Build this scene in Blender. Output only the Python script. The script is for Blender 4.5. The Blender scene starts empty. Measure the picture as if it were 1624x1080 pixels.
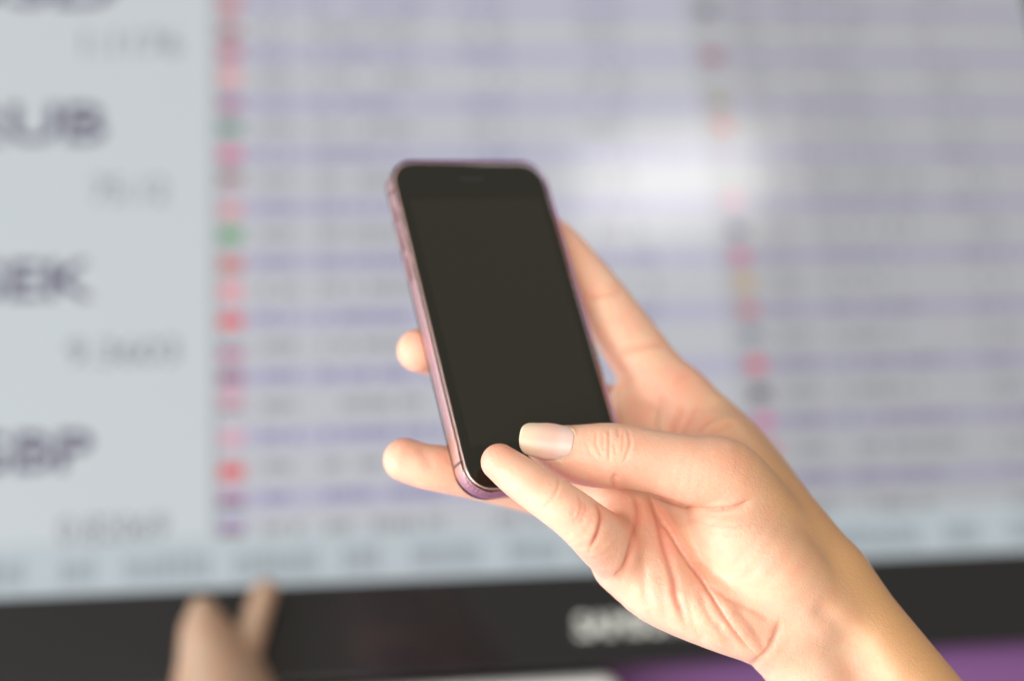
import bpy, bmesh, math, random
import numpy as np
from mathutils import Matrix, Vector

random.seed(7); rng = np.random.default_rng(7)
scene = bpy.context.scene
COL = scene.collection

# ------------------------------------------------------------------ frame of reference
# Measurements are taken in the camera's frame (mm: x right, y down, z forward) and turned
# into a world in which the television hangs upright on the wall (metres, z up).
FPX = 50.0 / 36.0 * 1624.0                      # focal length in photo pixels
def rod(r):
    r = np.array(r, float); t = np.linalg.norm(r); k = r / t
    K = np.array([[0, -k[2], k[1]], [k[2], 0, -k[0]], [-k[1], k[0], 0]])
    return np.eye(3) + math.sin(t) * K + (1 - math.cos(t)) * K @ K
RTV = rod([-0.360, -0.143, -0.048])             # television axes: right, down, into the wall
TTV = np.array([-198.19, -201.33, 1700.0 * 50 / 85])
CAM_H = 1.45
RW = np.stack([RTV[:, 0], RTV[:, 2], -RTV[:, 1]], 0)      # camera frame -> world axes
def W(p):                                        # camera mm -> world m
    p = np.asarray(p, float)
    return p @ RW.T / 1000.0 + np.array([0, 0, CAM_H])
DZ = 385.4                                       # depths below are counted from a point this far behind the lens
def PX(x, y, z):                                 # pixel + depth -> camera mm
    z = z - DZ
    return np.array([(x - 812.0) / FPX * z, (y - 540.0) / FPX * z, z])

cam_d = bpy.data.cameras.new('camera'); cam = bpy.data.objects.new('camera', cam_d); COL.objects.link(cam)
m = np.eye(4); m[:3, 0] = RW @ [1, 0, 0]; m[:3, 1] = RW @ [0, -1, 0]; m[:3, 2] = RW @ [0, 0, -1]; m[:3, 3] = [0, 0, CAM_H]
cam.matrix_world = Matrix(m.tolist())
cam_d.lens = 50; cam_d.sensor_width = 36; cam_d.clip_start = 0.02; cam_d.clip_end = 60
cam_d.dof.use_dof = True; cam_d.dof.focus_distance = 0.500; cam_d.dof.aperture_fstop = 2.4; cam_d.dof.aperture_blades = 9
scene.camera = cam

world = bpy.data.worlds.new('World'); scene.world = world; world.use_nodes = True
bg = world.node_tree.nodes['Background']
bg.inputs[0].default_value = (1.0, 0.90, 0.78, 1); bg.inputs[1].default_value = 0.34

def area(name, pos_cv, target_cv, sx, sy, watt, col):
    l = bpy.data.lights.new(name, 'AREA'); l.shape = 'RECTANGLE'; l.size = sx; l.size_y = sy; l.energy = watt; l.color = col
    o = bpy.data.objects.new(name, l); COL.objects.link(o)
    a = Vector(W(pos_cv)); b = Vector(W(target_cv)); o.location = a
    o.rotation_euler = (b - a).to_track_quat('-Z', 'Y').to_euler()
    return o
HANDC = PX(1050, 800, 900)
area('key_window_light', HANDC + np.array([-950, 420, -700.]), HANDC, 1.1, 0.9, 10.5, (0.97, 0.97, 1.0))  # soft key from the lower left, its source unseen
area('front_fill_light', HANDC + np.array([-380, -120, -1400.]), HANDC, 1.2, 0.9, 13.0, (1.0, 0.93, 0.87))
# ceiling panel behind the photographer whose reflection shows on the screen
_d = np.array([(1068 - 812) / FPX, (290 - 540) / FPX, 1.0]); _n = RTV[:, 2]; _h = _d * ((TTV @ _n) / (_d @ _n)); _r = _d - 2 * (_d @ _n) * _n; _r /= np.linalg.norm(_r)
area('ceiling_panel_light', _h + _r * 640, _h, 0.21, 0.10, 0.60, (1.0, 0.97, 0.93))
# added unseen lamp at the lower left, brightening that side of the screen
area('counter_light', TTV - RTV[:, 0] * 820 + RTV[:, 1] * 560 - RTV[:, 2] * 480, TTV + RTV[:, 1] * 250, 0.7, 0.45, 7.0, (0.93, 0.98, 1.0))

vs = scene.view_settings
vs.view_transform = 'Standard'; vs.look = 'None'; vs.exposure = 0.36; vs.gamma = 1.0; vs.use_curve_mapping = False
scene.render.engine = 'CYCLES'

# ------------------------------------------------------------------ helpers
def new_mat(name):
    mt = bpy.data.materials.new(name); mt.use_nodes = True
    return mt, mt.node_tree, mt.node_tree.nodes['Principled BSDF']
def simple(name, col, rough=0.5, metal=0.0, **kw):
    mt, nt, b = new_mat(name)
    b.inputs['Base Color'].default_value = (*col, 1); b.inputs['Roughness'].default_value = rough; b.inputs['Metallic'].default_value = metal
    for k, v in kw.items(): b.inputs[k].default_value = v
    return mt
def mesh_obj(name, verts, faces, mat=None, parent=None, smooth=False):
    me = bpy.data.meshes.new(name); me.from_pydata([tuple(map(float, v)) for v in verts], [], [tuple(map(int, f)) for f in faces]); me.update()
    if smooth: me.polygons.foreach_set('use_smooth', [True] * len(me.polygons))
    o = bpy.data.objects.new(name, me); COL.objects.link(o)
    if mat is not None:
        for mm in (mat if isinstance(mat, list) else [mat]): me.materials.append(mm)
    if parent is not None: o.parent = parent
    return o
def tag(o, label=None, cat=None, group=None, kind=None):
    for k, v in (('label', label), ('category', cat), ('group', group), ('kind', kind)):
        if v: o[k] = v
    return o
def empty(name, matrix):
    o = bpy.data.objects.new(name, None); COL.objects.link(o); o.empty_display_size = 0.02; o.matrix_world = matrix
    return o

# ------------------------------------------------------------------ television on the wall
def tv_uv(x, y):                                 # pixel -> millimetres on the screen plane
    d = np.array([(x - 812.0) / FPX, (y - 540.0) / FPX, 1.0])
    n = RTV[:, 2]; t = (TTV @ n) / (d @ n); q = d * t - TTV
    return q @ RTV[:, 0], q @ RTV[:, 1]
SEMI = {}
def screen_mat(col, k=1.0):                      # a glowing pixel colour behind a satin, slightly reflective front
    key = (tuple(round(c, 3) for c in col), k)
    if key in SEMI: return SEMI[key]
    mt, nt, b = new_mat('screen_pixels')
    b.inputs['Base Color'].default_value = (0.07, 0.073, 0.076, 1); b.inputs['Roughness'].default_value = 0.17
    b.inputs['Specular IOR Level'].default_value = 0.5
    b.inputs['Emission Color'].default_value = (*col, 1); b.inputs['Emission Strength'].default_value = SCREEN_K * k
    SEMI[key] = mt; return mt
SCREEN_K = 0.60
def srgb(r, g, b):
    f = lambda c: (c / 255 / 12.92) if c / 255 <= 0.04045 else ((c / 255 + 0.055) / 1.055) ** 2.4
    return (f(r), f(g), f(b))
tvm = Matrix.Translation(Vector(W(TTV)))          # tv axes are the world axes
tv = empty('television', tvm)
tag(tv, 'black glossy-bezel television on the wall showing a table of currency rates and flags', 'television')
def slab(name, u0, v0, u1, v1, w0, w1, mat, parent=tv, bevel=0.0):
    """box on the screen plane: u right, v down, w towards the room (all mm)"""
    bm = bmesh.new()
    vs_ = [bm.verts.new((u / 1000, -w / 1000, -v / 1000)) for w in (w0, w1) for (u, v) in ((u0, v0), (u1, v0), (u1, v1), (u0, v1))]
    for f in ((0, 1, 2, 3), (7, 6, 5, 4), (0, 4, 5, 1), (1, 5, 6, 2), (2, 6, 7, 3), (3, 7, 4, 0)): bm.faces.new([vs_[i] for i in f])
    bmesh.ops.recalc_face_normals(bm, faces=bm.faces)
    if bevel: bmesh.ops.bevel(bm, geom=bm.edges[:], offset=bevel / 1000, segments=3, affect='EDGES', profile=0.5)
    me = bpy.data.meshes.new(name); bm.to_mesh(me); bm.free(); me.materials.append(mat)
    o = bpy.data.objects.new(name, me); COL.objects.link(o); o.parent = parent; return o
def quad_cells(name, cells, mat, parent, w):      # flat print: rectangles (u0,v0,u1,v1[,material index]) joined
    V = []; Fc = []; idx = []
    for c in cells:
        n = len(V); V += [(c[0] / 1000, -w / 1000, -c[1] / 1000), (c[2] / 1000, -w / 1000, -c[1] / 1000), (c[2] / 1000, -w / 1000, -c[3] / 1000), (c[0] / 1000, -w / 1000, -c[3] / 1000)]
        Fc.append((n + 3, n + 2, n + 1, n)); idx.append(c[4] if len(c) > 4 else 0)
    o = mesh_obj(name, V, [f[::-1] for f in Fc][:] if False else Fc, mat, parent)
    o.data.polygons.foreach_set('material_index', idx); return o
PIT = 40.22; uF = 0.0; uF2 = 350.6
uL = tv_uv(-420, 540)[0]; uR = tv_uv(1720, 400)[0]
vB = tv_uv(640, 921)[1]; vT = vB - (uR - uL) * 9 / 16
vBB = tv_uv(1107, 1049)[1]                        # lower edge of the bezel
black_gloss = simple('bezel_gloss_black', (0.012, 0.012, 0.013), 0.12)
black_back = simple('bezel_back_black', (0.02, 0.02, 0.02), 0.5)
WHITE = srgb(206, 209, 214)
slab('screen', uL, vT, uR, vB, -4, 0, screen_mat(srgb(203, 211, 216)))
bw = 26.0
slab('bezel', uL - bw, vB, uR + bw, vBB, -30, 5, black_gloss, bevel=1.5)
slab('bezel', uL - bw, vT - bw, uR + bw, vT, -30, 5, black_gloss, bevel=1.5)
slab('bezel', uL - bw, vT, uL, vB, -30, 5, black_gloss, bevel=1.5)
slab('bezel', uR, vT, uR + bw, vB, -30, 5, black_gloss, bevel=1.5)
slab('back_cover', uL - bw + 8, vT - bw + 8, uR + bw - 8, vBB - 8, -62, -31, black_back)

def text_part(name, body, px, py, h_px, mat, bold=0.0, w=0.9, squeeze=1.0, parent=tv, right=None):
    """flat lettering: lower left corner at a photo pixel on the screen, cap height in pixels"""
    u, v = tv_uv(px, py); v2 = tv_uv(px, py - h_px)[1]
    cu = bpy.data.curves.new(name, 'FONT'); cu.body = body; cu.size = 1.0; cu.offset = bold; cu.resolution_u = 3
    to = bpy.data.objects.new(name, cu); COL.objects.link(to)
    dg = bpy.context.evaluated_depsgraph_get(); me = bpy.data.meshes.new_from_object(to.evaluated_get(dg))
    bpy.data.objects.remove(to); me.name = name
    co = np.zeros(len(me.vertices) * 3); me.vertices.foreach_get('co', co); co = co.reshape(-1, 3)
    y0 = 0.0; capH = 0.729
    s_ = (v - v2) / capH; x0 = co[:, 0].min(); width = (co[:, 0].max() - x0) * s_
    sx = s_ * squeeze
    if right is not None: sx = (tv_uv(right, py)[0] - u) / (co[:, 0].max() - x0)
    out = np.stack([(u + (co[:, 0] - x0) * sx) / 1000, np.full(len(co), -w / 1000), (-v + co[:, 1] * s_) / 1000], 1)
    me.vertices.foreach_set('co', out.ravel()); me.update(); me.materials.clear(); me.materials.append(mat)
    o = bpy.data.objects.new(name, me); COL.objects.link(o); o.parent = parent; return o

dark_txt = screen_mat(srgb(48, 26, 84)); grey_txt = screen_mat(srgb(128, 130, 142))
# left panel: big currency codes and their rates
text_part('currency_code', 'USD', -90, 8, 62, dark_txt, 0.022, right=185)
text_part('currency_code', 'RUB', -64, 226, 62, dark_txt, 0.022, right=168)
text_part('currency_code', 'SEK', -48, 476, 62, dark_txt, 0.022, right=150)
text_part('currency_code', 'GBP', -70, 752, 66, dark_txt, 0.022, right=146)
text_part('exchange_rate', '1.1176', 132, 88, 40, grey_txt, 0.006, right=287)
text_part('exchange_rate', '75.12', 146, 322, 40, grey_txt, 0.006, right=266)
text_part('exchange_rate', '9.3603', 106, 580, 42, grey_txt, 0.006, right=284)
text_part('exchange_rate', '0.82069', 92, 862, 44, grey_txt, 0.006, right=266)
# the table: lavender rows on grey-white
uT0 = tv_uv(345, 500)[0]; uT1 = uR - 2
slab('table_panel', uT0, vT + 1, uT1, vB - 34, 0.1, 0.5, screen_mat(srgb(192, 194, 202)))
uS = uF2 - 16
slab('table_panel', uS, vT + 1, uT1, vB - 34, 0.5, 0.62, screen_mat(srgb(175, 176, 182)))  # right half greyer: the screen's darkening on that side put into its colour
slab('divider_line', tv_uv(336, 500)[0], vT + 1, uT0 - 0.5, vB - 34, 0.1, 0.5, screen_mat(srgb(150, 156, 160)))
lav = screen_mat(srgb(178, 175, 205)); lav_dim = screen_mat(srgb(160, 157, 182))  # second tone carries the same painted darkening for the right half
for k in range(-3, 9):
    v = k * PIT
    slab('table_row', uT0 + 1, v - 5.4, uS - 1, v + 5.4, 0.5, 0.75, lav)
    slab('table_row', uS + 1, v - 5.4, uT1 - 1, v + 5.4, 0.62, 0.8, lav_dim)
FL = {  # flags: centre row -> stripes (list of colours top to bottom), left column
 -1.0: [(200, 30, 40)], -0.45: [(190, 40, 50), (120, 60, 70)], 0.0: [(190, 20, 60), (200, 20, 90)], .5: [(240, 120, 130), (235, 150, 155)], 1.0: [(120, 60, 140), (190, 40, 110)],
 1.48: [(20, 110, 70), (70, 120, 100)], 2.0: [(220, 50, 110), (200, 40, 120)], 2.45: [(90, 110, 100), (190, 90, 100)], 3.05: [(230, 130, 135), (215, 150, 150)], 3.5: [(20, 150, 40)],
 4.03: [(225, 60, 50), (180, 110, 20), (215, 60, 50)], 4.52: [(245, 120, 130), (240, 150, 165)], 5.03: [(235, 10, 20)], 5.6: [(50, 60, 120), (230, 60, 110), (200, 160, 190)], 6.0: [(100, 50, 110), (190, 60, 120)],
 6.42: [(240, 110, 150), (220, 180, 200), (110, 50, 50)], 7.0: [(225, 170, 190), (225, 150, 170)], 7.55: [(230, 15, 25)], 8.0: [(200, 120, 170), (60, 40, 90)], 8.45: [(130, 140, 210), (190, 120, 160), (70, 60, 50)]}
FR = {-1.0: [(60, 60, 70)], 0.0: [(150, 30, 40)], .95: [(110, 130, 40), (150, 120, 40)], 1.45: [(210, 100, 60)], 2.9: [(220, 150, 160)], 3.5: [(50, 55, 110)], 4.0: [(190, 30, 100), (200, 40, 100)],
 4.5: [(190, 150, 60), (200, 150, 60)], 5.0: [(190, 90, 90)], 5.45: [(120, 130, 150)], 6.0: [(215, 40, 80)], 6.5: [(40, 20, 40)], 7.0: [(210, 90, 150)], 7.5: [(215, 50, 110)]}
for D, uc in ((FL, uF), (FR, uF2)):
    for k, cols in D.items():
        v = k * PIT; hw, hh = (7.6, 4.7) if uc < 1 else (6.2, 4.4)
        cells = []; n = len(cols)
        for i in range(n): cells.append((uc - hw, v - hh + 2 * hh * i / n, uc + hw, v - hh + 2 * hh * (i + 1) / n, i))
        quad_cells('flag', cells, [screen_mat(srgb(*c), 1.0) for c in cols], tv, 1.0)
# rows of small print (too blurred to read): one line per row and table half
pr_w = screen_mat(srgb(142, 144, 152)); pr_l = screen_mat(srgb(132, 126, 170))
cells = []
for k2 in range(-6, 18):
    k = k2 / 2.0; v = k * PIT; mi = k2 % 2
    for base in (0.0, 350.6):
        for (c0, c1, dens) in ((20, 40, 1), (58, 62 + random.uniform(50, 78), .9), (165, 196, .75), (250, 285, .8)):
            u = base + c0
            while u < base + c1:
                wch = random.uniform(3.0, 5.2)
                if random.random() < dens and u + wch < uT1 - 3: cells.append((u, v - random.uniform(3.4, 4.8), u + wch, v + random.uniform(2.6, 4.2), mi + (2 if base > 1 else 0)))
                u += wch + 1.6 + (5 if random.random() < .12 else 0)
tag(quad_cells('small_print', cells, [pr_l, pr_w, screen_mat(srgb(126, 122, 150)), screen_mat(srgb(134, 136, 142))], tv, 1.05), kind='stuff')  # last two print tones are dimmed along with the right half
# ticker line along the bottom
slab('ticker_strip', uL + 1, vB - 33, uR - 1, vB - 0.5, 0.1, 0.5, screen_mat(srgb(186, 198, 204)))
cells = []; u = tv_uv(-60, 900)[0]
while u < uR - 20:
    n = random.randint(3, 9)
    for i in range(n):
        wch = random.uniform(4.5, 7.5); cells.append((u, vB - 21 - random.uniform(0, 3), u + wch, vB - 7)); u += wch + 1.5
    u += random.uniform(8, 22)
tag(quad_cells('ticker_text', cells, screen_mat(srgb(154, 166, 174)), tv, 1.05), kind='stuff')
# maker's name on the lower bezel
logo_m = simple('logo_silver', (0.55, 0.57, 0.54), 0.4)
text_part('maker_logo', 'SAMSUNG', 912, 1012, 36, logo_m, 0.035, w=5.4, right=1122)

# wall behind and the white ledge with a violet board under the television
wall_m, nt, b = new_mat('wall_violet_paint')
nz = nt.nodes.new('ShaderNodeTexNoise'); nz.inputs['Scale'].default_value = 9
cr = nt.nodes.new('ShaderNodeValToRGB'); cr.color_ramp.elements[0].color = (0.21, 0.09, 0.26, 1); cr.color_ramp.elements[1].color = (0.28, 0.12, 0.34, 1)
nt.links.new(nz.outputs[0], cr.inputs[0]); nt.links.new(cr.outputs[0], b.inputs['Base Color']); b.inputs['Roughness'].default_value = 0.6
tvo = W(TTV)
def wbox(name, x0, x1, y0, y1, z0, z1, mat, bevel=0.0):
    bm = bmesh.new(); bmesh.ops.create_cube(bm, size=1)
    bmesh.ops.scale(bm, vec=(x1 - x0, y1 - y0, z1 - z0), verts=bm.verts); bmesh.ops.translate(bm, vec=((x0 + x1) / 2, (y0 + y1) / 2, (z0 + z1) / 2), verts=bm.verts)
    if bevel: bmesh.ops.bevel(bm, geom=bm.edges[:], offset=bevel, segments=4, affect='EDGES', profile=0.5)
    me = bpy.data.meshes.new(name); bm.to_mesh(me); bm.free(); me.materials.append(mat)
    o = bpy.data.objects.new(name, me); COL.objects.link(o); return o
wl = wbox('wall', tvo[0] - 1.2, tvo[0] + 2.0, tvo[1] + 0.064, tvo[1] + 0.16, tvo[2] - 1.3, tvo[2] + 0.9, wall_m); tag(wl, kind='structure')
zb = tvo[2] - vBB / 1000
ux0 = tvo[0] + tv_uv(190, 1075)[0] / 1000; ux1 = tvo[0] + tv_uv(985, 1062)[0] / 1000
led = wbox('wall_shelf', ux0, ux1, tvo[1] + 0.004, tvo[1] + 0.0635, zb - 0.034, zb - 0.003, simple('shelf_white', (0.8, 0.82, 0.8), 0.4), 0.010)
tag(led, 'narrow white shelf fixed to the violet wall right under the television', 'shelf')


# ------------------------------------------------------------------ the phone
PR = np.array([[0.8861, 0.2407, -0.3961], [-0.0527, 0.9013, 0.4299], [0.4605, -0.36, 0.8114]])
u_, s__, v_ = np.linalg.svd(PR); PR = u_ @ v_             # columns: right, down, into the phone
PT = np.array([-1.81, -9.55, 552.14])                    # centre of the front glass
pm = np.eye(4); pm[:3, 0] = RW @ PR[:, 0]; pm[:3, 1] = RW @ PR[:, 1]; pm[:3, 2] = RW @ PR[:, 2]; pm[:3, 3] = W(PT)
phone = empty('smartphone', Matrix(pm.tolist()))
tag(phone, 'rose gold smartphone with a black screen in a clear pink case, held in the hand', 'phone')
def rrect(w, h, r, z, n=10):
    pts = []
    for cx, cy, a0 in ((w / 2 - r, h / 2 - r, 0), (-w / 2 + r, h / 2 - r, 90), (-w / 2 + r, -h / 2 + r, 180), (w / 2 - r, -h / 2 + r, 270)):
        for i in range(n + 1):
            a = math.radians(a0 + 90 * i / n); pts.append((cx + r * math.cos(a), cy + r * math.sin(a), z))
    return pts
def loft(name, rings, mat, parent, cap0=True, cap1=True, smooth=True, close=False):
    V = []; Fc = []
    n = len(rings[0])
    for rg in rings: V += [(x / 1000, y / 1000, z / 1000) for x, y, z in rg]
    R_ = len(rings)
    for j in range(R_ if close else R_ - 1):
        a = j * n; c = ((j + 1) % R_) * n
        for i in range(n): Fc.append((a + i, a + (i + 1) % n, c + (i + 1) % n, c + i))
    if cap0 and not close: Fc.append(tuple(range(n))[::-1])
    if cap1 and not close: Fc.append(tuple(range((R_ - 1) * n, R_ * n)))
    o = mesh_obj(name, V, Fc, mat, parent, smooth)
    bm = bmesh.new(); bm.from_mesh(o.data); bmesh.ops.recalc_face_normals(bm, faces=bm.faces); bm.to_mesh(o.data); bm.free()
    if smooth: o.data.set_sharp_from_angle(angle=math.radians(35))
    return o
rose = simple('rose_gold_aluminium', (0.90, 0.66, 0.60), 0.42, 1.0)
glass_b, nt, b = new_mat('black_cover_glass')
b.inputs['Base Color'].default_value = (0.0125, 0.013, 0.009, 1); b.inputs['Roughness'].default_value = 0.06; b.inputs['IOR'].default_value = 1.5
disp_m, nt, b = new_mat('dark_display')
b.inputs['Base Color'].default_value = (0.016, 0.016, 0.0105, 1); b.inputs['Roughness'].default_value = 0.10; b.inputs['IOR'].default_value = 1.55
nz = nt.nodes.new('ShaderNodeTexNoise'); nz.inputs['Scale'].default_value = 38; nz.inputs['Detail'].default_value = 5
tcn = nt.nodes.new('ShaderNodeTexCoord'); nt.links.new(tcn.outputs['Object'], nz.inputs['Vector'])
mr = nt.nodes.new('ShaderNodeMapRange'); mr.inputs[1].default_value = .35; mr.inputs[2].default_value = .75; mr.inputs[3].default_value = .05; mr.inputs[4].default_value = .13
nt.links.new(nz.outputs[0], mr.inputs[0]); nt.links.new(mr.outputs[0], b.inputs['Roughness'])
# body: aluminium shell with a rounded edge
rg = []
for z, ins in ((0.25, 0.9), (0.45, 0.45), (0.9, 0.15), (1.8, 0.0), (3.6, 0), (5.4, 0.0), (6.4, 0.35), (7.0, 1.0), (7.25, 2.0)):
    rg.append(rrect(67.3 - 2 * ins, 138.4 - 2 * ins, 9.8 - ins, z))
loft('metal_body', rg, rose, phone)
rg = [rrect(65.9, 137.0, 9.1, 0.3), rrect(66.1, 137.2, 9.2, 0.0), rrect(65.7, 136.8, 9.0, -0.28), rrect(64.7, 135.8, 8.5, -0.42), rrect(64.2, 135.3, 8.3, -0.42), rrect(60, 131, 6.5, -0.42)]
gl = loft('front_glass', rg, glass_b, phone)
loft('display', [rrect(58.6, 104.0, 0.4, -0.40, 2), rrect(58.6, 104.0, 0.4, -0.445, 2)], disp_m, gl, smooth=False)
hb_m = simple('home_button_ring', (0.06, 0.05, 0.05), 0.3, 0.6)
def disc_ring(name, cx, cy, r0, r1, z, mat, parent, n=40):
    V = []; Fc = []
    for i in range(n):
        a = 2 * math.pi * i / n
        for r, zz in ((r0, z), (r1, z), (r1, z + .1), (r0, z + .1)): V.append(((cx + r * math.cos(a)) / 1000, (cy + r * math.sin(a)) / 1000, zz / 1000))
    for i in range(n):
        for q in range(4): Fc.append((4 * i + q, 4 * i + (q + 1) % 4, 4 * ((i + 1) % n) + (q + 1) % 4, 4 * ((i + 1) % n) + q))
    return mesh_obj(name, V, Fc, mat, parent)
disc_ring('home_button', 0, 60.3, 4.9, 5.4, -0.46, hb_m, gl)
def shift(pts, dx, dy): return [(x + dx, y + dy, z) for x, y, z in pts]
ep_m = simple('earpiece_mesh', (0.015, 0.015, 0.015), 0.7)
loft('earpiece_slot', [shift(rrect(11, 1.5, .74, -0.41, 5), 0, -61.3), shift(rrect(11, 1.5, .74, -0.45, 5), 0, -61.3)], ep_m, gl, smooth=False)
# antenna lines in the frame
al_m = simple('antenna_line', (0.16, 0.10, 0.10), 0.5)
for sx in (-1, 1):
    for sy in (-1, 1):
        x0 = sx * 33.62; y0 = sy * 57.2
        bmv = [(x0 - .06, y0 - .55, 1.3), (x0 + .06, y0 - .55, 1.3), (x0 + .06, y0 + .55, 1.3), (x0 - .06, y0 + .55, 1.3)]
        loft('antenna_line', [bmv, [(x, y, 6.0) for x, y, z in bmv]], al_m, phone, smooth=False)
# the clear pink case: an open tray with a lip over the front edge
case_m, nt, b = new_mat('clear_pink_case')
b.inputs['Base Color'].default_value = (0.993, 0.945, 0.94, 1); b.inputs['Roughness'].default_value = 0.07; b.inputs['IOR'].default_value = 1.46
b.inputs['Transmission Weight'].default_value = 1.0
rg = []
for z, ins in ((8.9, 6.0), (8.9, 3.2), (8.6, 1.7), (7.9, 0.75), (6.8, 0.25), (5.0, 0.0), (3.0, 0.0), (1.2, 0.1), (0.0, 0.3), (-0.5, 0.55), (-0.75, 0.95), (-0.7, 1.35), (-0.35, 1.62), (0.1, 1.72), (1.5, 1.72), (4.0, 1.72), (6.2, 1.8), (7.2, 2.9), (7.55, 4.2), (7.55, 6.0)):
    rg.append(rrect(70.6 - 2 * ins, 141.7 - 2 * ins, max(11.3 - ins, 2), z, 14))
loft('clear_case', rg, case_m, phone)
btn = simple('pearl_button', (0.70, 0.50, 0.62), 0.2)
for y0, L_ in ((-47.5, 6.0), (-36.5, 10.0), (-23.5, 10.0)):
    base = [(z, y) for z, y in ((2.4, -L_ / 2 + 1), (2.9, -L_ / 2), (5.0, -L_ / 2), (5.5, -L_ / 2 + 1), (5.5, L_ / 2 - 1), (5.0, L_ / 2), (2.9, L_ / 2), (2.4, L_ / 2 - 1))]
    loft('side_button', [[(-35.1, y0 + y, z) for z, y in base], [(-35.55, y0 + y, z) for z, y in base], [(-35.7, y0 + y * .93, 3.95 + (z - 3.95) * .75) for z, y in base]], case_m, phone)


# ------------------------------------------------------------------ hands: one continuous skin grown from a distance field
def catmull(pts, n=5):
    P = np.array(pts, float); out = []
    Q = np.vstack([2 * P[0] - P[1], P, 2 * P[-1] - P[-2]])
    for i in range(1, len(Q) - 2):
        for t in np.linspace(0, 1, n, endpoint=False):
            a, b_, c, d = Q[i - 1], Q[i], Q[i + 1], Q[i + 2]
            out.append(0.5 * (2 * b_ + (c - a) * t + (2 * a - 5 * b_ + 4 * c - d) * t * t + (3 * b_ - a - 3 * c + d) * t ** 3))
    out.append(P[-1]); return np.array(out)
def chain(pxs, n=4):
    """list of (pixel x, pixel y, distance mm, radius in pixels) -> resampled (x,y,z,r) in mm"""
    L = []
    for x, y, z, r in pxs: q = PX(x, y, z); L.append([q[0], q[1], q[2], r * (z - DZ) / FPX])
    return catmull(L, n)
def chain_sdf(P, C):
    """distance to a tapered tube (far points only roughly); also the position along it, 0..1"""
    m_ = len(C) - 1; lo = (C[:, :3] - C[:, 3:]).min(0) - 14; hi = (C[:, :3] + C[:, 3:]).max(0) + 14
    out = np.full(len(P), 40.0, np.float32); to = np.zeros(len(P), np.float32)
    far = np.maximum(np.maximum(lo - P, P - hi).max(1), 0); near = far <= 0
    out[~near] = 14 + far[~near]
    Pn = P[near]
    if not len(Pn): return out, to
    best = np.full(len(Pn), 1e9, np.float32); tt = np.zeros(len(Pn), np.float32)
    for i in range(m_):
        a = C[i, :3].astype(np.float32); d = (C[i + 1, :3] - C[i, :3]).astype(np.float32); L2 = float(d @ d) + 1e-9
        q = Pn - a; h = np.clip((q @ d) / L2, 0, 1)
        q -= h[:, None] * d
        s = np.sqrt(np.einsum('ij,ij->i', q, q)) - (C[i, 3] + h * (C[i + 1, 3] - C[i, 3])).astype(np.float32)
        mk = s < best; best[mk] = s[mk]; tt[mk] = ((i + h) / m_)[mk]
    out[near] = best; to[near] = tt
    return out, to
def smin(a, b_, k):
    h = np.clip(0.5 + 0.5 * (b_ - a) / k, 0, 1); return b_ + (a - b_) * h - k * h * (1 - h)
class Hand:
    def __init__(s, palm, fingers, kp): s.palm = palm; s.fingers = fingers; s.kp = kp
    def sdf(s, P, want_id=False):
        d = None
        for C in s.palm:
            e, _ = chain_sdf(P, C); d = e if d is None else smin(d, e, s.kp)
        tot = d.copy(); ids = np.zeros(len(P), int)
        for i, (C, k0, t0, t1) in enumerate(s.fingers):
            e, t = chain_sdf(P, C)
            x = np.clip((t - t0) / (t1 - t0), 0, 1); x = x * x * (3 - 2 * x); k = 0.35 + k0 * x
            f = smin(d, e, k)
            if want_id: ids[(f < tot - 1e-4) & (e < d + 2)] = i + 1
            tot = np.minimum(tot, f)
        return (tot, ids) if want_id else tot
    def bounds(s):
        allc = s.palm + [f[0] for f in s.fingers]
        lo = np.min([(C[:, :3] - C[:, 3:]).min(0) for C in allc], 0) - 6; hi = np.max([(C[:, :3] + C[:, 3:]).max(0) for C in allc], 0) + 6
        return lo, hi
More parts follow.
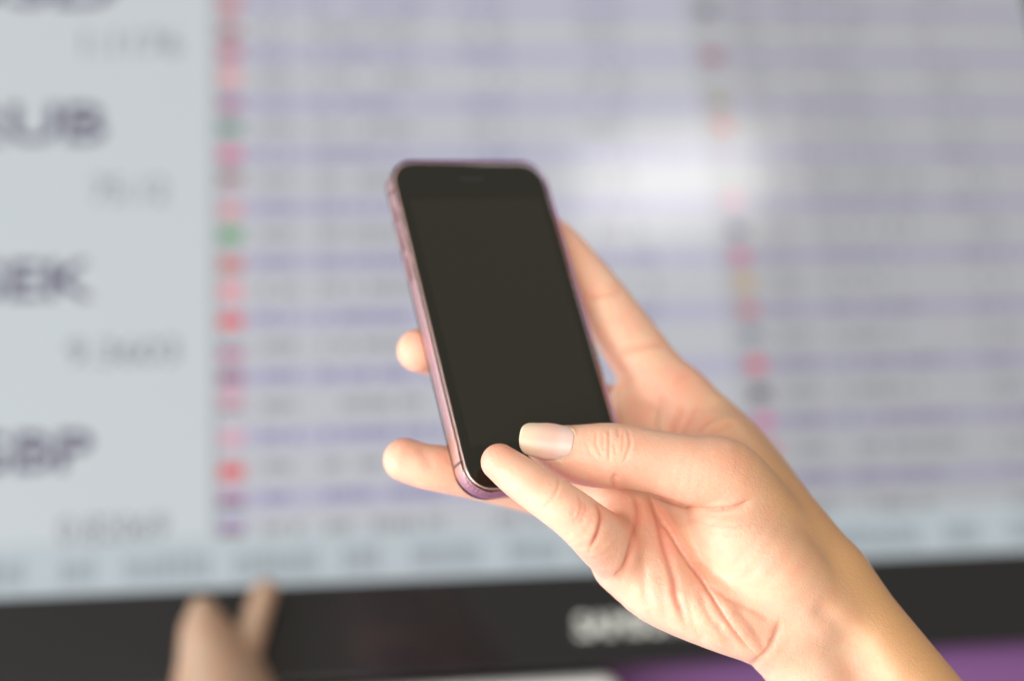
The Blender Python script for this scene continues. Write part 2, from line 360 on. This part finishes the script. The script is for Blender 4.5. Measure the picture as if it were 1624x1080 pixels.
def surface_nets(H, step, clip_hi=None):
    lo, hi = H.bounds()
    if clip_hi is not None: hi = np.minimum(hi, clip_hi)
    n = np.ceil((hi - lo) / step).astype(int) + 1
    # coarse pass picks the blocks near the skin
    D = np.full(n, 30.0, np.float32)
    B = 8
    nb = np.ceil(n / B).astype(int)
    ci = np.stack(np.meshgrid(*[np.arange(k) for k in nb], indexing='ij'), -1).reshape(-1, 3)
    cc = (lo + (ci * B + B / 2) * step).astype(np.float32)
    cd = H.sdf(cc); near = np.abs(cd) < B * step * 0.87 + 7.0
    for c, dd in zip(ci[~near], cd[~near]):
        a = c * B; D[a[0]:a[0] + B, a[1]:a[1] + B, a[2]:a[2] + B] = dd
    offs = np.stack(np.meshgrid(*[np.arange(B)] * 3, indexing='ij'), -1).reshape(-1, 3)
    sel = ci[near]
    for s0 in range(0, len(sel), 600):
        bl = sel[s0:s0 + 600]; idx = (bl[:, None, :] * B + offs[None]).reshape(-1, 3)
        ok = (idx < n).all(1); idx = idx[ok]
        D[idx[:, 0], idx[:, 1], idx[:, 2]] = H.sdf((lo + idx * step).astype(np.float32))
    S = D < 0
    # one vertex per cell that the surface crosses
    cnt = np.zeros(n - 1, np.int8)
    for dx in (0, 1):
        for dy in (0, 1):
            for dz in (0, 1): cnt += S[dx:n[0] - 1 + dx, dy:n[1] - 1 + dy, dz:n[2] - 1 + dz]
    act = (cnt > 0) & (cnt < 8); cells = np.argwhere(act)
    vid = np.full(act.shape, -1, np.int64); vid[act] = np.arange(len(cells))
    acc = np.zeros((len(cells), 3)); num = np.zeros(len(cells))
    cor = [(0, 0, 0), (1, 0, 0), (0, 1, 0), (1, 1, 0), (0, 0, 1), (1, 0, 1), (0, 1, 1), (1, 1, 1)]
    dv = [D[cells[:, 0] + c[0], cells[:, 1] + c[1], cells[:, 2] + c[2]] for c in cor]
    for i in range(8):
        for j in range(i + 1, 8):
            if sum(abs(cor[i][q] - cor[j][q]) for q in range(3)) != 1: continue
            cr_ = (dv[i] < 0) != (dv[j] < 0); t = np.where(cr_, dv[i] / np.where(cr_, dv[i] - dv[j], 1), 0)
            p = np.array(cor[i]) + t[:, None] * (np.array(cor[j]) - np.array(cor[i])); acc[cr_] += p[cr_]; num[cr_] += 1
    V = lo + (cells + acc / num[:, None]) * step
    quads = []
    for ax in range(3):
        b1, b2 = (ax + 1) % 3, (ax + 2) % 3
        sl0 = [slice(None)] * 3; sl1 = [slice(None)] * 3; sl0[ax] = slice(0, -1); sl1[ax] = slice(1, None)
        cr_ = S[tuple(sl0)] != S[tuple(sl1)]; e = np.argwhere(cr_)
        e = e[(e[:, b1] > 0) & (e[:, b2] > 0) & (e[:, b1] < n[b1] - 1) & (e[:, b2] < n[b2] - 1)]
        inside = S[e[:, 0], e[:, 1], e[:, 2]]
        def cell(o1, o2):
            c = e.copy(); c[:, b1] += o1; c[:, b2] += o2; return vid[c[:, 0], c[:, 1], c[:, 2]]
        q = np.stack([cell(-1, -1), cell(0, -1), cell(0, 0), cell(-1, 0)], 1)
        q[~inside] = q[~inside][:, ::-1]; quads.append(q)
    return V, np.concatenate(quads)
def subdivide(V, Q):
    E = np.concatenate([Q[:, [i, (i + 1) % 4]] for i in range(4)]); Es = np.sort(E, 1)
    key = Es[:, 0] * len(V) + Es[:, 1]; uq, first, inv = np.unique(key, return_index=True, return_inverse=True); ed = Es[first]
    nV = len(V); nE = len(ed); em = nV + inv.reshape(4, -1).T; fc = nV + nE + np.arange(len(Q))
    V2 = np.vstack([V, V[ed].mean(1), V[Q].mean(1)])
    return V2, np.concatenate([np.stack([Q[:, i], em[:, i], fc, em[:, (i + 3) % 4]], 1) for i in range(4)])
def laplace(V, Q, lam, it):
    a = np.concatenate([Q[:, i] for i in range(4)] + [Q[:, (i + 1) % 4] for i in range(4)]); c = np.concatenate([Q[:, (i + 1) % 4] for i in range(4)] + [Q[:, i] for i in range(4)])
    deg = np.bincount(a, minlength=len(V))[:, None]
    for _ in range(it):
        s_ = np.stack([np.bincount(a, V[c, q], minlength=len(V)) for q in range(3)], 1); V = V + lam * (s_ / deg - V)
    return V
def normals(V, Q):
    fn = np.cross(V[Q[:, 2]] - V[Q[:, 0]], V[Q[:, 3]] - V[Q[:, 1]]); N = np.zeros_like(V)
    for i in range(4):
        for q in range(3): N[:, q] += np.bincount(Q[:, i], fn[:, q], minlength=len(V))
    return N / (np.linalg.norm(N, axis=1, keepdims=True) + 1e-12)
def newton(H, V, Q, it=2):
    for _ in range(it):
        d = H.sdf(V.astype(np.float32)); V = V - np.clip(d, -.8, .8)[:, None] * normals(V, Q)
    return V

CH = {}
CH['thumb'] = chain([(858, 706, 901, 26), (884, 713, 899, 37), (925, 721, 896, 48), (965, 722.5, 894, 52), (1003, 725, 893, 50), (1050, 734, 893, 50.5), (1100, 745, 893, 55), (1150, 752, 895, 57), (1195, 800, 902, 58), (1245, 870, 908, 56)])
CH['pinky'] = chain([(792, 732.5, 887, 29.5), (826, 758, 883, 34.5), (868, 787, 879, 37), (905, 813, 877, 39), (936, 838, 879, 42.5), (962, 860, 888, 47), (994, 886, 900, 49)])
CH['ring'] = chain([(642, 729, 915, 34.5), (672, 739, 915, 35.7), (703, 744, 917, 37.5), (770, 756, 924, 39), (850, 775, 936, 40), (930, 790, 943, 42), (1020, 785, 938, 46)])
CH['middle'] = chain([(664, 556, 936, 34.5), (692, 562, 944, 35.5), (750, 577, 965, 37), (850, 615, 985, 40), (955, 650, 975, 42), (1045, 680, 956, 46)])
CH['index'] = chain([(868, 366, 985, 27), (893, 393, 981, 32.5), (940, 453, 973, 38), (986, 523, 965, 46.5), (1026, 579, 960, 49), (1078, 630, 955, 43)])
palm = [chain([(1080, 628, 955, 43), (1128, 685, 948, 57), (1178, 745, 940, 63), (1265, 868, 926, 65), (1325, 955, 915, 64)]),
        chain([(1045, 680, 955, 46), (1150, 800, 937, 50), (1290, 960, 915, 56)]),
        chain([(1020, 780, 938, 48), (1120, 870, 922, 50), (1260, 980, 910, 55)]),
        chain([(990, 890, 902, 50), (1046, 934, 898, 56), (1140, 974, 896, 57), (1230, 1005, 901, 56)]),     # heel of the hand
        chain([(1140, 790, 899, 50), (1170, 850, 896, 60), (1230, 900, 895, 68), (1290, 960, 900, 66)]),       # ball of the thumb
        chain([(1005, 850, 906, 46), (1045, 800, 918, 42), (1075, 740, 932, 42)]),                            # pads under the fingers
        chain([(925, 776, 922, 34), (975, 792, 911, 40), (1004, 838, 904, 44), (1020, 870, 903, 46)]),
        chain([(1050, 890, 903, 44), (1090, 850, 912, 46), (1120, 790, 925, 46)]),
        chain([(1024, 606, 960, 42), (1004, 645, 958, 40), (1000, 700, 950, 40)]),                            # web between index and middle finger
        chain([(1150, 700, 932, 40), (1215, 790, 920, 54), (1300, 900, 912, 60)]),                            # web of the thumb
        chain([(1325, 935, 908, 62), (1390, 1022, 905, 68), (1480, 1145, 900, 78), (1570, 1265, 895, 84), (1690, 1425, 890, 92)]),
        chain([(1245, 1012, 905, 56), (1295, 1090, 903, 64), (1385, 1210, 900, 72), (1470, 1320, 895, 80), (1590, 1480, 890, 88)])]
fingers = [(CH['thumb'], 7.0, 0.55, 0.95), (CH['pinky'], 5.0, 0.7, 1.0), (CH['ring'], 5.0, 0.75, 1.0), (CH['middle'], 5.0, 0.75, 1.0), (CH['index'], 6.0, 0.65, 1.0)]
HND = Hand(palm, fingers, 8.0)
HV, HQ = surface_nets(HND, 0.9)
HV = laplace(HV, HQ, 0.4, 2)
HV, HQ = subdivide(HV, HQ)
HV = newton(HND, HV, HQ, 2)
_, HID = HND.sdf(HV.astype(np.float32), True)
HV = laplace(HV, HQ, 0.4, 3)
# flesh gives way where it meets the phone
def push_from_phone(V, pad=0.15):
    L = (V - PT) @ PR; hx, hy, r = 71.2 / 2, 142.3 / 2, 11.6
    q = np.abs(L[:, :2]) - (np.array([hx, hy]) - r)
    d2 = np.linalg.norm(np.maximum(q, 0), axis=1) + np.minimum(q.max(1), 0) - r
    zf = -0.75 - L[:, 2]; zb_ = L[:, 2] - 8.9
    ins = np.maximum(np.maximum(d2, zf), zb_)
    hit = ins < pad
    which = np.argmax(np.stack([d2, zf, zb_], 1), 1)
    out = L.copy(); dep = pad - ins
    m0 = hit & (which == 0); g = np.where(np.maximum(q, 0).sum(1, keepdims=True) > 0, np.maximum(q, 0), (q == q.max(1, keepdims=True)).astype(float)) * np.sign(L[:, :2]); g /= np.linalg.norm(g, axis=1, keepdims=True) + 1e-9
    out[m0, :2] += (g * dep[:, None])[m0]
    m1 = hit & (which == 1); out[m1, 2] -= dep[m1]
    m2 = hit & (which == 2); out[m2, 2] += dep[m2]
    return out @ PR.T + PT, hit
HV, HIT = push_from_phone(HV)
print('skin verts', len(HV), 'touching phone', int(HIT.sum()))
# creases and folds, cut into the skin as relief
def pix(V): return np.stack([812 + FPX * V[:, 0] / V[:, 2], 540 + FPX * V[:, 1] / V[:, 2]], 1)
HN = normals(HV, HQ); HP = pix(HV); FACING = (HN * (HV / np.linalg.norm(HV, axis=1, keepdims=True))).sum(1) < 0.12
CRED = np.zeros(len(HV))  # reddish shade inside the creases, to be put into the skin colour
def crease(pts, a, w, ids, kind='line', zmax=1000, taper=0.18):
    """a mm deep, w pixels wide, along a polyline; fold: the left-hand side (looking along it) swells, the other sinks"""
    global HV
    P = catmull(pts, 6); best = np.full(len(HV), 1e9); side = np.zeros(len(HV)); tt = np.zeros(len(HV))
    sel = FACING & np.isin(HID, ids) & (HV[:, 2] < zmax)
    lo = P.min(0) - 7 * w; hi = P.max(0) + 7 * w; sel &= ((HP > lo) & (HP < hi)).all(1); idx = np.where(sel)[0]
    if not len(idx): return
    Q_ = HP[idx]; bd = np.full(len(idx), 1e9); sd = np.zeros(len(idx)); tp = np.zeros(len(idx)); n = len(P) - 1
    for i in range(n):
        d = P[i + 1] - P[i]; L2 = d @ d + 1e-9; q = Q_ - P[i]; h = np.clip(q @ d / L2, 0, 1); e = q - h[:, None] * d
        dist = np.hypot(e[:, 0], e[:, 1]); mk = dist < bd; bd[mk] = dist[mk]; sd[mk] = np.sign(d[1] * q[:, 0] - d[0] * q[:, 1])[mk]; tp[mk] = ((i + h) / n)[mk]
    env = np.clip(np.minimum(tp, 1 - tp) / taper, 0, 1); env = env * env * (3 - 2 * env) * .85 + .15
    if kind == 'line': f = -np.exp(-(bd / w) ** 2) + 0.12 * np.exp(-((bd - 2.6 * w) / (1.4 * w)) ** 2)
    elif kind == 'soft': f = -np.exp(-(bd / w) ** 2)
    elif kind == 'ridge': f = np.exp(-(bd / w) ** 2)
    else: f = np.where(sd > 0, 0.75 * np.exp(-bd / (3.2 * w)), -0.55 * np.exp(-bd / (3.2 * w))) - 0.8 * np.exp(-(bd / w) ** 2)
    f = f * np.where((tp <= 0) | (tp >= 1), np.exp(-(bd / (2 * w)) ** 2), 1)
    HV[idx] += HN[idx] * (a * env * f)[:, None]
    CRED[idx] = np.maximum(CRED[idx], min(1.0, a / 1.3) * env * np.exp(-(bd / (1.5 * w)) ** 2) * (kind in ('line', 'fold')))
CREASES = [
 ([(935, 868), (944, 852), (949, 838), (952, 822), (950, 808), (943, 795)], 1.5, 4, (0, 2), 'fold'),
 ([(1008, 783), (1012, 800), (1012, 818), (1007, 846), (998, 884), (985, 918)], 1.2, 5, (0, 2), 'line'),
 ([(1001, 880), (990, 900), (974, 915)], .5, 4, (0, 2), 'line'),
 ([(1021, 860), (1022, 900), (1024, 938), (1034, 966)], .5, 8, (0, 2), 'soft'),
 ([(1030, 784), (1040, 805), (1047, 825), (1054, 861), (1062, 890), (1070, 920), (1073, 945), (1082, 972), (1091, 1002)], 1.15, 6, (0, 1, 2), 'line'),
 ([(1036, 790), (1048, 812), (1060, 834), (1084, 875), (1113, 914), (1137, 952), (1155, 982), (1178, 1014), (1204, 1040)], 1.15, 5, (0, 1), 'fold'),
 ([(1122, 924), (1150, 946), (1196, 968), (1226, 985)], .45, 5, (0, 1), 'line'),
 ([(1238, 980), (1231, 1004), (1222, 1025), (1206, 1044), (1186, 1058)], .75, 5, (0,), 'line'),
 ([(1162, 955), (1186, 985), (1204, 1012), (1212, 1034)], .4, 6, (0,), 'line'),
 ([(1138, 985), (1150, 1010), (1172, 1036)], .45, 8, (0,), 'soft'),
 ([(1090, 940), (1096, 975), (1104, 1000), (1122, 1018)], .5, 8, (0,), 'soft'),
 ([(1110, 935), (1125, 975), (1150, 1005)], .5, 6, (0,), 'soft'),
 ([(1050, 900), (1052, 940), (1060, 985)], .35, 9, (0,), 'soft'),
 ([(1028, 781), (1060, 792), (1090, 801), (1120, 806), (1150, 805), (1174, 799), (1192, 790)], 1.0, 3.6, (0, 1), 'fold'),
 ([(1088, 821), (1130, 832), (1182, 834)], .16, 3.5, (0, 1), 'line'),
 ([(1118, 842), (1150, 847), (1182, 845)], .14, 3.5, (0, 1), 'line'),
 ([(1100, 812), (1140, 818), (1180, 814)], .12, 3, (0, 1), 'line'),
 ([(948, 680), (945, 700), (949, 712), (954, 724)], .3, 2.2, (1,), 'line'),
 ([(965, 679), (966, 700), (966, 731)], .42, 2.2, (1,), 'line'),
 ([(980, 678), (981, 694)], .3, 2.4, (1,), 'line'), ([(974, 700), (976, 722)], .2, 2.4, (1,), 'line'), ([(957, 690), (957, 716)], .2, 2.4, (1,), 'line'),
 ([(995, 680), (999, 696), (997, 714), (989, 735)], .4, 2.4, (1,), 'line'),
 ([(928, 698), (936, 718), (949, 732)], .25, 2.6, (1,), 'line'),
 ([(987, 684), (989, 700), (986, 720)], .22, 2.4, (1,), 'line'),
 ([(977, 775), (973, 762), (978, 750)], .7, 4, (1,), 'line'),
 ([(925, 475), (950, 467), (971, 463), (988, 457)], .7, 5, (5, 0), 'line'),
 ([(975, 562), (1003, 552), (1032, 547), (1062, 546)], .8, 5, (5, 0), 'line'),
 ([(1046, 690), (1048, 660), (1056, 625)], .9, 6, (0, 4, 5), 'soft'),
 ([(1066, 692), (1072, 668), (1084, 640)], .7, 4, (0, 4, 5), 'line'),
 ([(1084, 692), (1092, 668), (1108, 640)], .8, 4, (0, 4, 5), 'line'),
 ([(1100, 692), (1116, 672), (1142, 656)], .7, 4, (0, 5), 'line'),
 ([(1118, 692), (1140, 680), (1166, 670)], .6, 4, (0, 5), 'line'),
 ([(1068, 612), (1082, 600), (1100, 596)], .35, 4, (0, 5), 'line'),
 ([(884, 752), (886, 768), (880, 785), (868, 800), (856, 810)], .32, 2.4, (2,), 'line'),
 ([(918, 782), (922, 800), (918, 818), (906, 832)], .25, 2.6, (2,), 'line'),
 ([(929, 796), (928, 812), (918, 832)], .3, 3, (2,), 'line'), ([(912, 800), (908, 818)], .15, 3, (2,), 'line'),
 ([(664, 706), (676, 724), (688, 746)], .35, 9, (3,), 'soft'),
 ([(1285, 955), (1317, 980), (1345, 1015), (1380, 1065), (1420, 1120)], 1.5, 20, (0,), 'soft'),
 ([(1250, 985), (1290, 1030), (1340, 1100)], .5, 22, (0,), 'ridge'),
 ([(1340, 960), (1385, 1015), (1440, 1090)], .5, 22, (0,), 'ridge')]
for c in CREASES: crease(*c)
# ---- the thumb nail: its own plate set into the skin
def dirn(v): return np.array(v) / np.linalg.norm(v)
def nail_frame(tip_px, base_px, up_deg):
    t_ = PX(*tip_px); b0 = PX(*base_px); ax = dirn(t_ - b0)
    view = dirn(-(t_ + b0)); n0 = dirn(view - ax * (view @ ax)); lat0 = np.cross(ax, n0)      # lat0: sideways
    up = lat0 if lat0[1] < 0 else -lat0                                                        # towards the top of the picture
    a = math.radians(up_deg); n_ = n0 * math.cos(a) + up * math.sin(a); lat = dirn(np.cross(ax, n_))
    return b0, ax, n_, lat, np.linalg.norm(t_ - b0)
def make_nail(name, fr, hw, rad_of, sag, thick, mat, parent, n_s=26, n_p=20, droop=0.0):
    b0, ax, n_, lat, Ln = fr; V = []; Fc = []
    for layer in (0, 1):
        for i in range(n_s + 1):
            s_ = i / n_s
            for j in range(n_p + 1):
                p = -1 + 2 * j / n_p
                w_ = hw * (0.93 + .07 * math.sin(math.pi * min(1, s_ * 1.1)))
                ends = (1 - (1 - abs(p) ** 2.6) ** 0.5) if abs(p) < 1 else 1
                al = Ln * (s_ + (1 - s_) * .20 * ends * 1.0 - s_ * .26 * ends)
                out_ = rad_of(al / Ln) - sag * (abs(p) ** 2.1) - droop * max(0, al / Ln - .55) ** 2
                V.append(b0 + ax * al + lat * (w_ * p * (1 - .05 * abs(p))) + n_ * (out_ - thick * layer))
    R_ = n_p + 1; N0 = (n_s + 1) * R_
    for i in range(n_s):
        for j in range(n_p):
            a = i * R_ + j; Fc.append((a, a + 1, a + R_ + 1, a + R_)); Fc.append((N0 + a, N0 + a + R_, N0 + a + R_ + 1, N0 + a + 1))
    rim = [j for j in range(R_)] + [i * R_ + n_p for i in range(1, n_s + 1)] + [n_s * R_ + j for j in range(n_p - 1, -1, -1)] + [i * R_ for i in range(n_s - 1, 0, -1)]
    for i in range(len(rim)): a, c = rim[i], rim[(i + 1) % len(rim)]; Fc.append((a, N0 + a, N0 + c, c))
    o = mesh_obj(name, W(np.array(V)), Fc, mat, parent, True)
    bm = bmesh.new(); bm.from_mesh(o.data); bmesh.ops.recalc_face_normals(bm, faces=bm.faces); bm.to_mesh(o.data); bm.free()
    at = o.data.attributes.new('along', 'FLOAT', 'POINT'); al = ((np.array(V) - b0) @ ax) / Ln; at.data.foreach_set('value', al.astype(np.float32))
    return o
TN = nail_frame((822, 700, 897.5), (906, 713, 897.5), 18)
tn_rad = lambda s_: 10.3 - 2.6 * s_ ** 1.3
def nail_bed(fr, hw, rad_of, sag, ids):
    """sink the skin under the nail and raise a soft fold round it"""
    global HV
    b0, ax, n_, lat, Ln = fr; q = HV - b0; s_ = q @ ax / Ln; p = (q @ lat) / hw; o_ = q @ n_
    sel = np.isin(HID, ids) & (o_ > 0) & (s_ > -.45) & (s_ < 1.2) & (np.abs(p) < 1.6)
    e = np.maximum(np.abs(p) - .98, -(s_ - .20 * np.clip(np.abs(p), 0, 1) ** 3) * Ln / hw)       # <0 inside the plate
    target = np.array([rad_of(x) for x in np.clip(s_, 0, 1)]) - sag * np.clip(np.abs(p), 0, 1) ** 2.1
    inside = sel & (e < 0)
    d_in = target - 0.35 - o_
    HV[inside] += n_ * np.where(d_in < 0, d_in, np.minimum(d_in, .6))[inside][:, None]
    ring = sel & (e >= 0) & (e < .5) & (s_ < .8)
    prox = np.exp(-(e / .16) ** 2)
    d_r = target + 0.25 - o_
    HV[ring] += n_ * (np.clip(d_r, -1.5, .9) * prox)[ring][:, None]
nail_bed(TN, 7.1, tn_rad, 3.3, (1,))
HV = laplace(HV, HQ, 0.25, 1)
def skin_material(name, col, col_red):
    mt, nt, b = new_mat(name); N_ = nt.nodes.new; L_ = nt.links.new
    tc = N_('ShaderNodeTexCoord')
    n1 = N_('ShaderNodeTexNoise'); n1.inputs['Scale'].default_value = 90; n1.inputs['Detail'].default_value = 6; n1.inputs['Roughness'].default_value = .6
    L_(tc.outputs['Object'], n1.inputs['Vector'])
    mx = N_('ShaderNodeMix'); mx.data_type = 'RGBA'; mx.inputs[6].default_value = (*col, 1); mx.inputs[7].default_value = (*col_red, 1)
    at = N_('ShaderNodeAttribute'); at.attribute_name = 'flush'
    mr = N_('ShaderNodeMapRange'); mr.inputs[1].default_value = .38; mr.inputs[2].default_value = .68; mr.inputs[3].default_value = 0; mr.inputs[4].default_value = .5
    L_(n1.outputs[0], mr.inputs[0]); ad = N_('ShaderNodeMath'); ad.operation = 'ADD'; ad.use_clamp = True
    L_(mr.outputs[0], ad.inputs[0]); L_(at.outputs['Fac'], ad.inputs[1]); L_(ad.outputs[0], mx.inputs[0])
    mt2 = N_('ShaderNodeMix'); mt2.data_type = 'RGBA'; mt2.inputs[7].default_value = (col[0] * .82, col[1] * .72, col[2] * .48, 1)  # wrist's shaded side painted as a darker brown
    at2 = N_('ShaderNodeAttribute'); at2.attribute_name = 'tan'; L_(at2.outputs['Fac'], mt2.inputs[0]); L_(mx.outputs[2], mt2.inputs[6]); L_(mt2.outputs[2], b.inputs['Base Color'])
    # fine skin relief: small cells and pores
    v1 = N_('ShaderNodeTexVoronoi'); v1.feature = 'DISTANCE_TO_EDGE'; v1.inputs['Scale'].default_value = 950
    n2 = N_('ShaderNodeTexNoise'); n2.inputs['Scale'].default_value = 700; n2.inputs['Detail'].default_value = 4
    L_(tc.outputs['Object'], n2.inputs['Vector'])
    mp = N_('ShaderNodeMix'); mp.data_type = 'RGBA'; mp.inputs[0].default_value = .0012; L_(tc.outputs['Object'], mp.inputs[6]); L_(n2.outputs['Color'], mp.inputs[7]); L_(mp.outputs[2], v1.inputs['Vector'])
    sm = N_('ShaderNodeMath'); sm.operation = 'MULTIPLY_ADD'; sm.inputs[1].default_value = .6; L_(n2.outputs[0], sm.inputs[0]); L_(v1.outputs['Distance'], sm.inputs[2])
    v2 = N_('ShaderNodeTexVoronoi'); v2.feature = 'DISTANCE_TO_EDGE'; v2.inputs['Scale'].default_value = 430; L_(mp.outputs[2], v2.inputs['Vector'])
    s2 = N_('ShaderNodeMath'); s2.operation = 'MULTIPLY_ADD'; s2.inputs[1].default_value = 1.3; L_(v2.outputs['Distance'], s2.inputs[0]); L_(sm.outputs[0], s2.inputs[2]); sm = s2
    bp = N_('ShaderNodeBump'); bp.inputs['Strength'].default_value = .36; bp.inputs['Distance'].default_value = .00035; L_(sm.outputs[0], bp.inputs['Height']); L_(bp.outputs[0], b.inputs['Normal'])
    b.inputs['Roughness'].default_value = 0.46; b.inputs['Specular IOR Level'].default_value = 0.42
    b.inputs['Subsurface Weight'].default_value = 1.0; b.inputs['Subsurface Radius'].default_value = (1.0, 0.34, 0.18); b.inputs['Subsurface Scale'].default_value = 0.0030
    return mt
skin_m = skin_material('skin', (0.78, 0.525, 0.375), (0.79, 0.38, 0.27))
hand = mesh_obj('hand', W(HV), HQ, skin_m, None, True)
_fl = np.zeros(len(HV), np.float32)                 # rosier finger ends and joints
for nm, rr in (('pinky', 15), ('ring', 16), ('middle', 16), ('index', 16)):
    d_ = np.linalg.norm(HV - CH[nm][0, :3], axis=1); _fl += .6 * np.exp(-(d_ / rr) ** 2)
for x, y, z, rr, k_ in ((1158, 728, 885, 15, .3), (970, 710, 884, 12, .2), (980, 840, 890, 18, .4), (1060, 650, 945, 20, .3), (915, 815, 870, 10, .25)):
    _fl += k_ * np.exp(-(np.linalg.norm(HV - PX(x, y, z), axis=1) / rr) ** 2)
_pp = pix(HV); _dd = (_pp[:, 0] - 1296) * .8 - (_pp[:, 1] - 991) * .59          # shade on the side away from the key, put into the colour
_tn = np.clip((_dd + 10) / 120, 0, 1); _tn = _tn * _tn * (3 - 2 * _tn) * np.clip((_pp[:, 0] - 1080) / 160, 0, 1)
_t2 = hand.data.attributes.new('tan', 'FLOAT', 'POINT'); _t2.data.foreach_set('value', _tn.astype(np.float32))
_at = hand.data.attributes.new('flush', 'FLOAT', 'POINT'); _at.data.foreach_set('value', np.clip(_fl + .7 * CRED, 0, 1).astype(np.float32))  # rosy finger ends plus the painted crease shade
tag(hand, 'bare right hand and wrist holding the smartphone, thumb and little finger over its lower edge', 'hand')


nail_m, nt, b = new_mat('nail')
at = nt.nodes.new('ShaderNodeAttribute'); at.attribute_name = 'along'
cr = nt.nodes.new('ShaderNodeValToRGB'); e = cr.color_ramp.elements
e[0].position = 0.0; e[0].color = (0.80, 0.55, 0.48, 1); e[1].position = 1.0; e[1].color = (0.78, 0.66, 0.50, 1)
for p_, c_ in ((0.22, (0.80, 0.57, 0.50)), (0.36, (0.79, 0.50, 0.42)), (0.58, (0.79, 0.53, 0.43)), (0.82, (0.78, 0.63, 0.47))):
    x = e.new(p_); x.color = (*c_, 1)
nt.links.new(at.outputs['Fac'], cr.inputs[0]); nt.links.new(cr.outputs[0], b.inputs['Base Color'])
b.inputs['Roughness'].default_value = 0.28; b.inputs['Subsurface Weight'].default_value = 0.6; b.inputs['Subsurface Radius'].default_value = (1, .5, .4); b.inputs['Subsurface Scale'].default_value = 0.0015
make_nail('thumb_nail', TN, 7.1, tn_rad, 3.3, 0.5, nail_m, hand)

# a second hand, far out of focus, touching the lower edge of the television
_d = np.array([(340 - 812) / FPX, (1000 - 540) / FPX, 1.0]); zt = (TTV @ RTV[:, 2]) / (_d @ RTV[:, 2]) - 30.0 + DZ
B = Hand([chain([(372, 1240, zt, 105), (358, 1130, zt, 88), (340, 1050, zt, 58), (326, 1000, zt, 40)])],
         [(chain([(322, 966, zt - 2, 22), (322, 985, zt, 27), (330, 1030, zt, 32)]), 8.0, .3, 1.0), (chain([(421, 936, zt + 14, 20), (412, 960, zt + 12, 22), (396, 1010, zt + 8, 25), (372, 1070, zt + 2, 34)]), 6.0, .6, 1.0)], 8.0)
BV, BQ = surface_nets(B, 2.2); BV = laplace(BV, BQ, .4, 3)
bh = mesh_obj('hand', W(BV), BQ, skin_material('skin_tan', (0.33, 0.235, 0.16), (0.40, 0.20, 0.13)), None, True)
tag(bh, 'blurred tan hand behind the phone, fingers touching the lower bezel of the television', 'hand')
